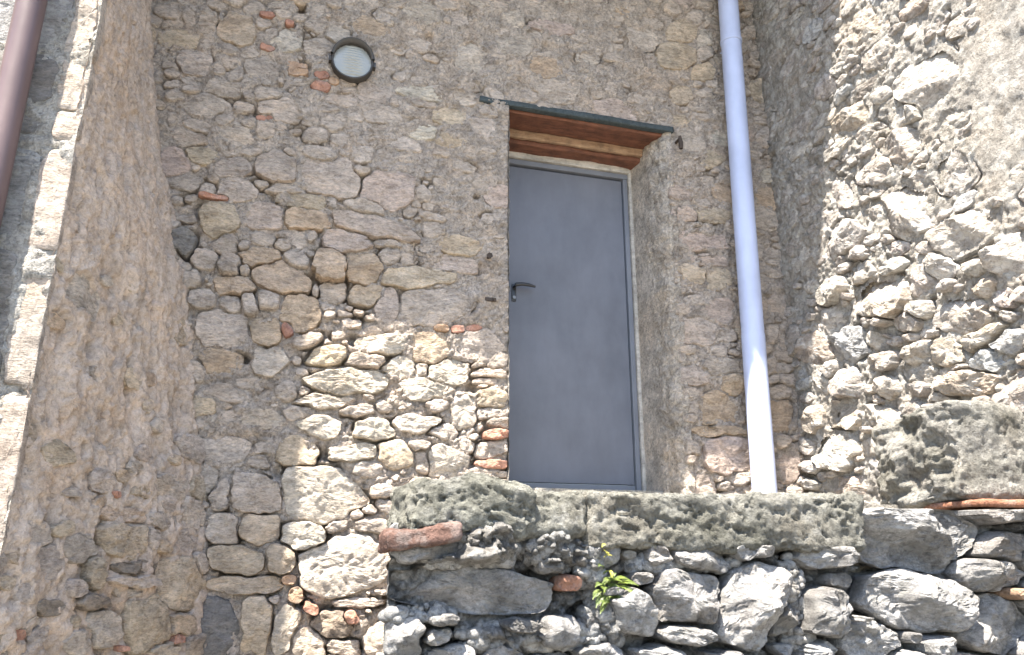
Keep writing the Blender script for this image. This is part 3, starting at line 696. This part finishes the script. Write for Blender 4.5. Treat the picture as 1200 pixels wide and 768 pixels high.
def pw_extra(U, V):
    q = pw.proj(U, V); e = -0.032+0*U
    for (x, y, rx, ry, d) in ((572, 636, 42, 38, .125), (540, 655, 40, 14, .07), (648, 642, 38, 32, .10), (690, 655, 20, 28, .08), (600, 745, 60, 22, .06), (926, 685, 24, 34, .06), (500, 655, 50, 9, .05), (800, 662, 90, 12, .05), (970, 645, 40, 14, .05), (720, 725, 30, 30, .05), (690, 745, 60, 20, .04)):
        dd = np.hypot((q[..., 0]-x)/rx, (q[..., 1]-y)/ry); e = e + d*(1-sstep(0.35, 1.15, dd))
    return e
_, n5 = pw.build(par, pw_rel, prot=0.040, mortar_mat='mortar_grey', mortar_col=(0.195, 0.195, 0.19), crumb=pw_cr, extra=pw_extra, stone_mat='stone_grey', face_tilt=0.45, ridge=0.7, chunk=0.022, sink=0.5, col_mul=0.62, neutral=0.9, smear=0.3, sharp=40, open_j=0.1, edge_w=0.009, cavity=0.05, joint=0.008, noise_amp=0.009, fine=0.0075, maxobj=250)
def lumps(name, parent, surf, ell, n, mat, col, r0, r1, h0):
    ico = bpy.data.meshes.new('t'); import bmesh
    bm = bmesh.new(); bmesh.ops.create_icosphere(bm, subdivisions=2, radius=1); bm.to_mesh(ico); bm.free()
    nv = len(ico.vertices); bv = np.zeros(nv*3); ico.vertices.foreach_get('co', bv); bv = bv.reshape(-1, 3)
    bf = np.array([p.vertices[:] for p in ico.polygons]); bpy.data.meshes.remove(ico)
    VV = []; FF = []
    tot = sum(e[2]*e[3] for e in ell)
    for (x, y, rx, ry, hh) in ell:
        for k in range(int(n*rx*ry/tot)):
            a = random.uniform(0, 6.28); q = math.sqrt(random.random())
            u, v = surf.from_px(x+rx*q*math.cos(a), y+ry*q*math.sin(a))
            r = r0+(r1-r0)*random.random()**2.2
            c = surf.pos(np.array([u]), np.array([v]), np.array([h0+hh*(1-q*q*0.75)-0.012+random.uniform(-.02, .012)]))[0]
            P = bv*np.array([random.uniform(.8, 1.4), random.uniform(.7, 1.1), random.uniform(.7, 1.1)])
            o = random.uniform(0, 99)
            P = P*(1+0.55*fbm(P[:, 0]*1.4+o, P[:, 1]*1.4, P[:, 2]*1.4+o, 3, 0.7))[:, None]
            FF.append(bf+len(VV)*nv); VV.append(P*r+c)
    o = mesh_np(name, np.concatenate(VV), np.concatenate(FF), mat, parent, col); o['kind'] = 'stuff'
lumps('mortar_crumbs', par, pw, [(572, 634, 40, 36, .085), (538, 655, 44, 12, .055), (645, 640, 36, 30, .07), (690, 658, 20, 30, .06), (600, 748, 70, 16, .04), (926, 685, 18, 34, .05), (720, 720, 32, 30, .05), (800, 660, 70, 9, .05), (970, 640, 34, 14, .05), (500, 720, 50, 10, .02), (690, 745, 40, 18, .04), (945, 730, 20, 34, .04)],
      1500, 'mortar_grey', (0.31, 0.31, 0.305), 0.007, 0.026, -0.03)
# left side of the landing, running back to the house wall
def side_pos(u, v, h): return np.stack([xl+0.05+0.21*(u-YP)-h+0*v, u+0*v, v+0*u], -1)
sd_ = Surf(side_pos, YP+0.14, 0.02, 0.0, ZC-0.05, 0.013, None, guess=(-0.8, 1.4))
sd_.fill(2500, (0.06, 0.26), (0.4, 0.8), 8, 'wwyyg', (0.6, 1.2))
sd_.build(par, lambda u, v: 0.9+0*u, prot=0.03, mortar_mat='mortar_pale', mortar_col=(0.44, 0.40, 0.34), crumb=lambda u, v: 0.8+0*u, stone_mat='stone', face_tilt=0.3, ridge=0.5, maxobj=45, fine=0.014)
# coping stones
x0 = float(on_y(682, 600, YP)[0]); x1 = float(on_y(1004, 610, YP)[0]); xa = float(on_y(468, 600, YP)[0]); xm = float(on_y(600, 600, YP)[0])
def cope_shape(P):
    P = P.copy(); x = P[:, 0]
    return P
rough_block('coping_stone', (x0, YP-0.045, ZCB), (x1, YP+0.34, ZC), 'lichen_stone', par, (0.20, 0.196, 0.172), rad=0.03, res=0.0075, amp=0.013, scale=13, pits=0.017, pit_scale=27, warp=0.012, seed=1)
rough_block('coping_stone', (xa+0.005, YP-0.06, ZC-0.155), (xm+0.05, YP+0.30, ZC+0.035), 'lichen_stone', par, (0.21, 0.208, 0.178), rad=0.055, res=0.0075, amp=0.016, scale=9, pits=0.02, pit_scale=26, warp=0.035, seed=2)
rough_block('coping_stone', (xm+0.0, YP-0.045, ZC-0.135), (x0+0.006, YP+0.30, ZC+0.002), 'lichen_stone', par, (0.20, 0.197, 0.17), rad=0.03, res=0.0075, amp=0.012, scale=11, pits=0.012, pit_scale=28, warp=0.02, seed=3)
# big squared block on the landing wall by the side wall
bx0 = float(on_y(1118, 530, YP+0.02)[0]); bz0 = float(on_y(1118, 584, YP+0.02)[2]); bz1 = float(on_y(1110, 468, YP+0.02)[2])
yb = float(on_x(1022, 530, bx0)[1])
def broken(P):
    P = P.copy(); x, y, z = P.T
    k = 1-sstep(bx0+0.03, bx0+0.12, x)
    d = 0.045*np.clip(fbm(y*9+2, z*9, x*5, 4, 0.6)*1.6, -0.8, 0.5) - 0.05*np.exp(-(((z-(bz1-0.07))/0.05)**2+((y-(yb-0.16))/0.10)**2))
    P[:, 0] = x - k*d*1.0; P[:, 2] = z - 0.03*sstep(YP+0.15, yb, y)
    return P
rough_block('block', (bx0, YP+0.01, bz0), (XR+0.22, yb, bz1), 'lichen_stone', par, (0.27, 0.26, 0.235), rad=0.035, res=0.0085, amp=0.014, scale=8, pits=0.010, pit_scale=30, warp=0.02, seed=5, shape=broken)
bw = on_y(497, 629, YP-0.03)
def tiltb(P):
    P = P.copy(); x = P[:, 0]-bw[0]; z = P[:, 2]-bw[2]
    P[:, 2] = bw[2]+z*(1-1.2*x)+0.16*x; return P
rough_block('brick', (bw[0]-0.115, YP-0.07, bw[2]-0.024), (bw[0]+0.10, YP+0.12, bw[2]+0.024), 'brick', par, (0.125, 0.075, 0.06), rad=0.010, res=0.007, amp=0.013, scale=12, shape=tiltb, seed=8)
# flat tile under it
tz = float(on_y(1160, 588, YP)[2])
rough_block('brick', (bx0+0.02, YP-0.05, tz-0.020), (XR+0.2, YP+0.25, tz+0.004), 'brick', par, (0.27, 0.13, 0.08), rad=0.008, res=0.01, amp=0.004, scale=14)
# hearting behind the faces
m_ = MB(); m_.box(xl+0.42, XR+0.02, YP+0.13, 0.6, 0.0, ZC-0.06); m_.build('core', 'mortar', par, color=(0.4, 0.37, 0.32))

# ---------------- floor of the landing, ground
def struct(o): o['kind'] = 'structure'; return o
m_ = MB(); m_.box(xl+0.40, XR+0.02, YP+0.32, 0.5, ZC-0.058, ZC+0.0); struct(m_.build('landing', 'mortar', color=(0.42, 0.39, 0.34)))
m_ = MB(); m_.box(-40, 40, -60, 0.6, -0.2, 0.0); struct(m_.build('ground', 'mortar', color=(0.36, 0.34, 0.30)))
# backs of the walls, so that no light leaks in
m_ = MB(); m_.box(-2.4, OX0-0.03, 0.12, 0.7, 0, ZTOP); m_.build('core', 'mortar', house, color=(0.38, 0.35, 0.3))
m_ = MB(); m_.box(OX1+0.06, XR+0.5, 0.14, 0.7, 0, ZTOP); m_.build('core', 'mortar', house, color=(0.38, 0.35, 0.3))
m_ = MB(); m_.box(OX0-0.03, OX1+0.06, 0.12, 0.7, ZL+0.06, ZTOP); m_.build('core', 'mortar', house, color=(0.38, 0.35, 0.3))
m_ = MB(); m_.box(-2.3, FX-0.08, FY+0.08, 0.1, 0, ZTOP); m_.build('core', 'mortar', butt, color=(0.38, 0.33, 0.27))

# ---------------- door
def metal_mat(name, col, rough=0.42, metal=0.0, streak=0.0, bump_s=0.05):
    m, n, b = new_mat(name); pos = nd(n, 'ShaderNodeNewGeometry').outputs['Position']
    mp = nd(n, 'ShaderNodeMapping'); mp.inputs['Scale'].default_value = (5, 5, 1.8); n.links.new(pos, mp.inputs['Vector'])
    a = noise(n, mp.outputs[0], 1.6, 7, 0.6); g = noise(n, pos, 60, 4, 0.6); l = noise(n, pos, 2.4, 5, 0.6)
    c = mix(n, 1.0, col, ramp(n, a, [(0.3, 1-streak), (0.5, 1.0), (0.7, 1+streak)]), 'MULTIPLY')
    c = mix(n, 1.0, c, ramp(n, l, [(0.32, 1-streak*1.2), (0.5, 1.0), (0.7, 1+streak)]), 'MULTIPLY')
    c = mix(n, ramp(n, g, [(0.66, 0.0), (0.74, 0.35*min(1, streak*4))]), c, (0.16, 0.13, 0.10))
    n.links.new(c, b.inputs['Base Color'])
    r = ramp(n, a, [(0.3, rough-0.07), (0.7, rough+0.1)]); n.links.new(r, b.inputs['Roughness'])
    b.inputs['Metallic'].default_value = metal
    n.links.new(bump(n, l, bump_s, 0.02), b.inputs['Normal']); return m
MAT['door_paint'] = metal_mat('door_paint', (0.122, 0.13, 0.155), 0.5, 0.0, 0.12, 0.16)
MAT['door_frame'] = metal_mat('door_frame', (0.15, 0.16, 0.185), 0.42, 0.0, 0.10)
MAT['black_plastic'] = metal_mat('black_plastic', (0.02, 0.021, 0.024), 0.38, 0.0, 0.05)
MAT['lamp_body'] = metal_mat('lamp_body', (0.04, 0.036, 0.032), 0.5, 0.0, 0.15)
MAT['steel'] = metal_mat('steel', (0.24, 0.23, 0.22), 0.45, 0.8, 0.2)
MAT['rusty_iron'] = metal_mat('rusty_iron', (0.06, 0.045, 0.035), 0.7, 0.4, 0.3)
YD = 0.375
dtop = 3.985
door = thing('door', 'plain blue-grey steel door with black lever handle set in the stone wall', 'door')
dx1 = 1.918; dx0 = OX0+0.05
m_ = MB(); m_.box(dx0, dx1, YD, YD+0.045, ZS+0.035, dtop); leaf = m_.build('leaf', 'door_paint', door, bevel=0.003)
m_ = MB(); m_.box(dx0, dx1+0.004, YD+0.002, YD+0.05, ZS-0.02, ZS+0.031); m_.build('bottom_rail', 'door_frame', door)
m_ = MB(); m_.box(dx1+0.007, dx1+0.036, YD-0.014, YD+0.06, ZS-0.01, dtop+0.012); m_.build('frame_jamb', 'door_frame', door, bevel=0.003)
m_ = MB(); m_.box(dx0-0.045, dx0-0.006, YD-0.014, YD+0.06, ZS-0.01, dtop+0.012); m_.build('frame_jamb', 'door_frame', door, bevel=0.003)
m_ = MB(); m_.box(dx0-0.045, dx1+0.042, YD-0.016, YD+0.06, dtop+0.013, dtop+0.045); m_.build('frame_head', 'door_frame', door, bevel=0.003)
m_ = MB(); m_.box(dx1+0.039, OX1+0.05, YD-0.03, YD+0.06, ZS-0.05, dtop+0.09); m_.build('casing', 'frame_wood', door, bevel=0.004)
m_ = MB(); m_.box(OX0-0.03, dx1+0.044, YD-0.035, YD+0.06, dtop+0.047, ZL-0.05); m_.build('casing', 'frame_wood', door, bevel=0.004)
m_ = MB(); m_.box(OX0-0.02, OX1+0.04, YD-0.2, YD+0.08, ZS-0.3, ZS-0.012); m_.build('threshold', 'mortar', door, bevel=0.006, color=(0.42, 0.40, 0.36))
hx, _, hz = on_y(602, 337, YD)
hp_ = leaf
m_ = MB(); m_.box(hx-0.014, hx+0.014, YD-0.008, YD+0.002, hz-0.088, hz+0.02); pl = m_.build('escutcheon', 'black_plastic', door, bevel=0.004, smooth=True)
m_ = MB(); m_.tube([(hx, YD-0.004, hz), (hx, YD-0.05, hz)], 0.010)
pts = [(hx-0.002, YD-0.05, hz), (hx+0.03, YD-0.053, hz+0.006), (hx+0.075, YD-0.052, hz+0.006), (hx+0.118, YD-0.050, hz-0.001)]
m_.tube(pts, [0.012, 0.011, 0.010, 0.007]); m_.build('handle', 'black_plastic', door, smooth=True)
m_ = MB(); m_.lathe((hx, YD-0.006, hz-0.066), (0, -1, 0), [(0.0, 0.009), (0.010, 0.009), (0.012, 0.0)], 20); m_.build('lock', 'steel', pl, smooth=True)

# ---------------- lamp on the wall
lc = on_y(413, 73, -0.03)
lamp = thing('wall_lamp', 'round black bulkhead lamp with ribbed glass and half hood on the stone wall', 'lamp')
m, n, b = new_mat('lamp_glass'); b.inputs['Base Color'].default_value = (0.27, 0.28, 0.265, 1); b.inputs['Roughness'].default_value = 0.18; b.inputs['Specular IOR Level'].default_value = 0.6
MAT['lamp_glass'] = m
c = (lc[0], 0.03, lc[2])
m_ = MB(); m_.lathe(c, (0, -1, 0), [(0.0, 0.0), (0.108, 0.0), (0.114, 0.02), (0.116, 0.055), (0.113, 0.074), (0.110, 0.078), (0.104, 0.078), (0.101, 0.070), (0.100, 0.04)], 56)
m_.build('housing', 'lamp_body', lamp, smooth=True)
# glass, ribbed
nr_, na_ = 30, 56; V = []; F = []
for i in range(nr_+1):
    r = 0.101*i/nr_
    for k in range(na_):
        a = 2*math.pi*k/na_; x, z_ = r*math.cos(a), r*math.sin(a)
        V.append((c[0]+x, c[1]-0.068-0.014*(1-(r/0.101)**2)-0.0030*math.sin(z_*2*math.pi/0.017), c[2]+z_))
for i in range(nr_):
    for k in range(na_):
        k2 = (k+1) % na_; F.append((i*na_+k, (i+1)*na_+k, (i+1)*na_+k2, i*na_+k2))
mesh_np('glass', V, F, 'lamp_glass', lamp)
# hood over the upper third
V = []; F = []
nh = 24
for i in range(nh+1):
    a = math.pi*(0.06+0.88*i/nh); e = math.sin(math.pi*i/nh)
    for (r, y) in ((0.118, 0.04), (0.120, 0.086+0.030*e), (0.113, 0.092+0.030*e), (0.101, 0.084)):
        V.append((c[0]+r*math.cos(a), c[1]-y, c[2]+r*math.sin(a)))
for i in range(nh):
    for k in range(3): F.append((i*4+k, (i+1)*4+k, (i+1)*4+k+1, i*4+k+1))
mesh_np('hood', V, F, 'lamp_body', lamp)
for sx in (-1, 1):
    m_ = MB(); m_.box(c[0]+sx*0.119-0.008, c[0]+sx*0.119+0.008, c[1]-0.07, c[1]-0.03, c[2]-0.016, c[2]+0.016); m_.build('lug', 'lamp_body', lamp, bevel=0.004, smooth=True)

# ---------------- pipes
MAT['pvc'] = metal_mat('pvc', (0.41, 0.465, 0.64), 0.42, 0.0, 0.09, 0.03)
MAT['brown_pipe'] = metal_mat('brown_pipe', (0.105, 0.07, 0.068), 0.42, 0.0, 0.16, 0.05)
yp = -0.12
pa = on_y(853, 0, yp); pb = on_y(896, 575, yp); pj = on_y(877, 392, yp)
pxm = float(pb[0]); rp = 0.063
pipe = thing('drainpipe', 'pale lilac plastic drainpipe running down the wall beside the doorway', 'pipe')
def pipe_at(z):
    t = (z-pb[2])/(pa[2]-pb[2]); return (pb[0]+(pa[0]-pb[0])*t, yp, z)
ztop = ZTOP-0.2
m_ = MB(); m_.tube([pipe_at(ZC-0.06), pipe_at((ZC+pj[2])/2), pipe_at(pj[2]+0.0)], rp+0.0022, 40); m_.build('pipe_section', 'pvc', pipe, smooth=True)
m_ = MB(); m_.tube([pipe_at(pj[2]-0.04), pipe_at((pj[2]+ztop)/2), pipe_at(ztop)], rp, 40); m_.build('pipe_section', 'pvc', pipe, smooth=True)
for zz in (pj[2]+1.95,):
    q = pipe_at(zz); m_ = MB(); m_.lathe(q, (0, 0, 1), [(rp+0.001, -0.012), (rp+0.005, -0.010), (rp+0.005, 0.010), (rp+0.001, 0.012)], 40); m_.tube([(q[0], -0.06, q[2]), (q[0], 0.03, q[2])], 0.006); m_.build('bracket', 'pvc', pipe, smooth=True)
for zz in (ZC+0.25,):
    q = pipe_at(zz); m_ = MB(); m_.tube([(q[0], -0.07, q[2]), (q[0], 0.03, q[2])], 0.006); m_.build('bracket', 'steel', pipe, smooth=True)
# brown pipe on the buttress front
yq = FY-0.06; q0 = on_y(36, 0, yq); q1 = on_y(-2, 190, yq)
pipe2 = thing('downpipe', 'brown painted metal downpipe fixed to the front of the buttress', 'pipe')
xq = float((q0[0]+q1[0])/2)
m_ = MB(); m_.tube([(xq, yq, 0.2), (xq, yq, 2.2)], 0.052, 40); m_.build('pipe_section', 'brown_pipe', pipe2, smooth=True)
m_ = MB(); m_.tube([(xq, yq, 2.15), (xq, yq, ZTOP)], 0.049, 40); m_.build('pipe_section', 'brown_pipe', pipe2, smooth=True)
for zz in (1.0, 5.3):
    m_ = MB(); m_.lathe((xq, yq, zz), (0, 0, 1), [(0.055, -0.014), (0.061, -0.012), (0.061, 0.012), (0.055, 0.014)], 40); m_.tube([(xq, yq+0.05, zz), (xq, FY+0.02, zz)], 0.007); m_.build('bracket', 'brown_pipe', pipe2, smooth=True)

# ---------------- small ironwork
hk = on_y(795, 168, -0.02)
hook = thing('wall_hook', 'small dark iron pin fixed in the jamb above the doorway', 'hook')
m_ = MB(); m_.tube([(hk[0], 0.06, hk[2]+0.02), (hk[0], -0.045, hk[2]+0.02)], 0.009); m_.build('spike', 'rusty_iron', hook, smooth=True)
m_ = MB(); m_.tube([(hk[0], -0.042, hk[2]+0.035), (hk[0]+0.002, -0.045, hk[2]-0.012), (hk[0]+0.002, -0.043, hk[2]-0.05)], [0.009, 0.015, 0.012]); m_.build('pin', 'rusty_iron', hook, smooth=True)
for (px, py, nm, lb) in ((573, 301, 'anchor_bolt', 'rusty bolt stub in the mortar patch above the door handle'), (575, 351, 'door_keeper', 'small iron keeper in the mortar patch level with the door handle')):
    k = on_y(px, py, -0.01); o = thing(nm, lb, 'ironwork')
    if nm == 'anchor_bolt':
        m_ = MB(); m_.tube([(k[0], 0.05, k[2]), (k[0], -0.03, k[2])], 0.009); m_.build('shank', 'rusty_iron', o, smooth=True)
        m_ = MB(); m_.lathe((k[0], -0.022, k[2]), (0, -1, 0), [(0.0, 0), (0.017, 0), (0.017, 0.010), (0.0, 0.010)], 6); m_.build('nut', 'rusty_iron', o)
    else:
        m_ = MB(); m_.box(k[0]-0.032, k[0]+0.03, -0.016, 0.03, k[2]-0.011, k[2]+0.009); m_.build('plate', 'rusty_iron', o, bevel=0.003)
        m_ = MB(); m_.tube([(k[0]+0.018, 0.0, k[2]), (k[0]+0.018, -0.03, k[2]-0.004)], 0.008); m_.build('stud', 'rusty_iron', o, smooth=True)

# ---------------- plants in the landing wall
def leaf_mat(name, c1, c2):
    m, n, b = new_mat(name); pos = nd(n, 'ShaderNodeNewGeometry').outputs['Position']
    n.links.new(ramp(n, noise(n, pos, 30, 4, 0.6), [(0.3, c1), (0.7, c2)]), b.inputs['Base Color'])
    b.inputs['Roughness'].default_value = 0.5; b.inputs['Transmission Weight'].default_value = 0.0
    b.inputs['Subsurface Weight'].default_value = 0.0
    return m
MAT['fern'] = leaf_mat('fern', (0.05, 0.085, 0.012), (0.15, 0.19, 0.03))
MAT['sprout'] = leaf_mat('sprout', (0.22, 0.22, 0.03), (0.34, 0.30, 0.05))
def fern(name, label, root, n, ln, mat, spread=1.0):
    t = thing(name, label, 'plant')
    for k in range(n):
        a = random.uniform(-1.3, 1.3)*spread; up = random.uniform(-0.35, 0.75); L = ln*random.uniform(0.55, 1.0)
        d = Vector((math.sin(a), -random.uniform(0.35, 0.8), up)).normalized(); p = Vector(root)+Vector((random.uniform(-.03, .03), 0, random.uniform(-.05, .05)))
        V = []; F = []; seg = 14; prev = p.copy()
        for i in range(seg):
            s = i/seg; d2 = (d + Vector((0, 0, -1.1*s))).normalized(); nxt = prev+d2*L/seg
            side = d2.cross(Vector((0, -0.6, 0.8))).normalized(); nrm = side.cross(d2)
            b0 = len(V); wst = 0.0012
            V += [tuple(prev-side*wst), tuple(prev+side*wst), tuple(nxt+side*wst), tuple(nxt-side*wst)]; F.append((b0, b0+1, b0+2, b0+3))
            ll = 0.026*L/0.15*math.sin(math.pi*min(1, s*0.9+0.12))
            for sg in (-1, 1):
                tip = prev+side*sg*ll+d2*ll*0.45+nrm*random.uniform(-.15, .1)*ll; mid = (prev+tip)/2; wv = d2*ll*0.24
                b0 = len(V); V += [tuple(prev), tuple(mid-wv+nrm*0.1*ll), tuple(tip), tuple(mid+wv+nrm*0.1*ll)]; F.append((b0, b0+1, b0+2, b0+3))
            prev = nxt
        mesh_np('frond', V, F, mat, t, smooth=False)
    return t
fr = on_y(718, 688, YP-0.02)
fern('fern', 'small bright green fern growing out of the landing wall joint', (fr[0], YP-0.01, fr[2]), 32, 0.078, 'fern')
fr = on_y(716, 645, YP-0.04)
fern('sprout', 'tiny yellow sprout under the mossy coping above the fern', (fr[0], YP-0.05, fr[2]-0.02), 5, 0.045, 'sprout', 0.4)

# ---------------- roof eave above (out of view, throws the shadow on the wall)
roof = thing('roof', 'tiled roof eave overhanging the house wall', 'roof')
ZE = EYE[2]+4.06
def eave(x): return float(np.interp(x, [-3, -0.05, 0.8, 4], [0.91, 0.91, 1.10, 1.10]))
V = []; F = []
xs = [-2.4, -0.05, 0.8, XR+0.5]
for x in xs: V += [(x, -eave(x)+0.02, ZE+0.0), (x, -eave(x)+0.02, ZE+0.05), (x, 0.7, ZE+0.55), (x, 0.7, ZE+0.50)]
for i in range(3):
    for k in range(4): F.append((i*4+k, i*4+(k+1) % 4, (i+1)*4+(k+1) % 4, (i+1)*4+k))
mesh_np('deck', V, F, 'frame_wood', roof, smooth=False)
MAT['terracotta'] = rock_mat('terracotta', tint=(0.36, 0.17, 0.10), contrast=0.9)
x = -2.35; tile = None
while x < XR+0.45:
    if tile is None:
        V = []; F = []
        for i in range(9):
            a = math.pi*i/8
            for (yy, r) in ((0.0, 0.075), (1.4, 0.065)): V.append((r*math.cos(a), yy, 0.02+r*math.sin(a)+yy*0.34))
        for i in range(8): F.append((2*i, 2*i+2, 2*i+3, 2*i+1))
        tile = mesh_np('tile', V, F, 'terracotta', roof); o = tile
    else:
        o = tile.copy(); COL.objects.link(o)
    o.location = (x, -eave(x)-0.03, ZE+0.03); x += 0.17
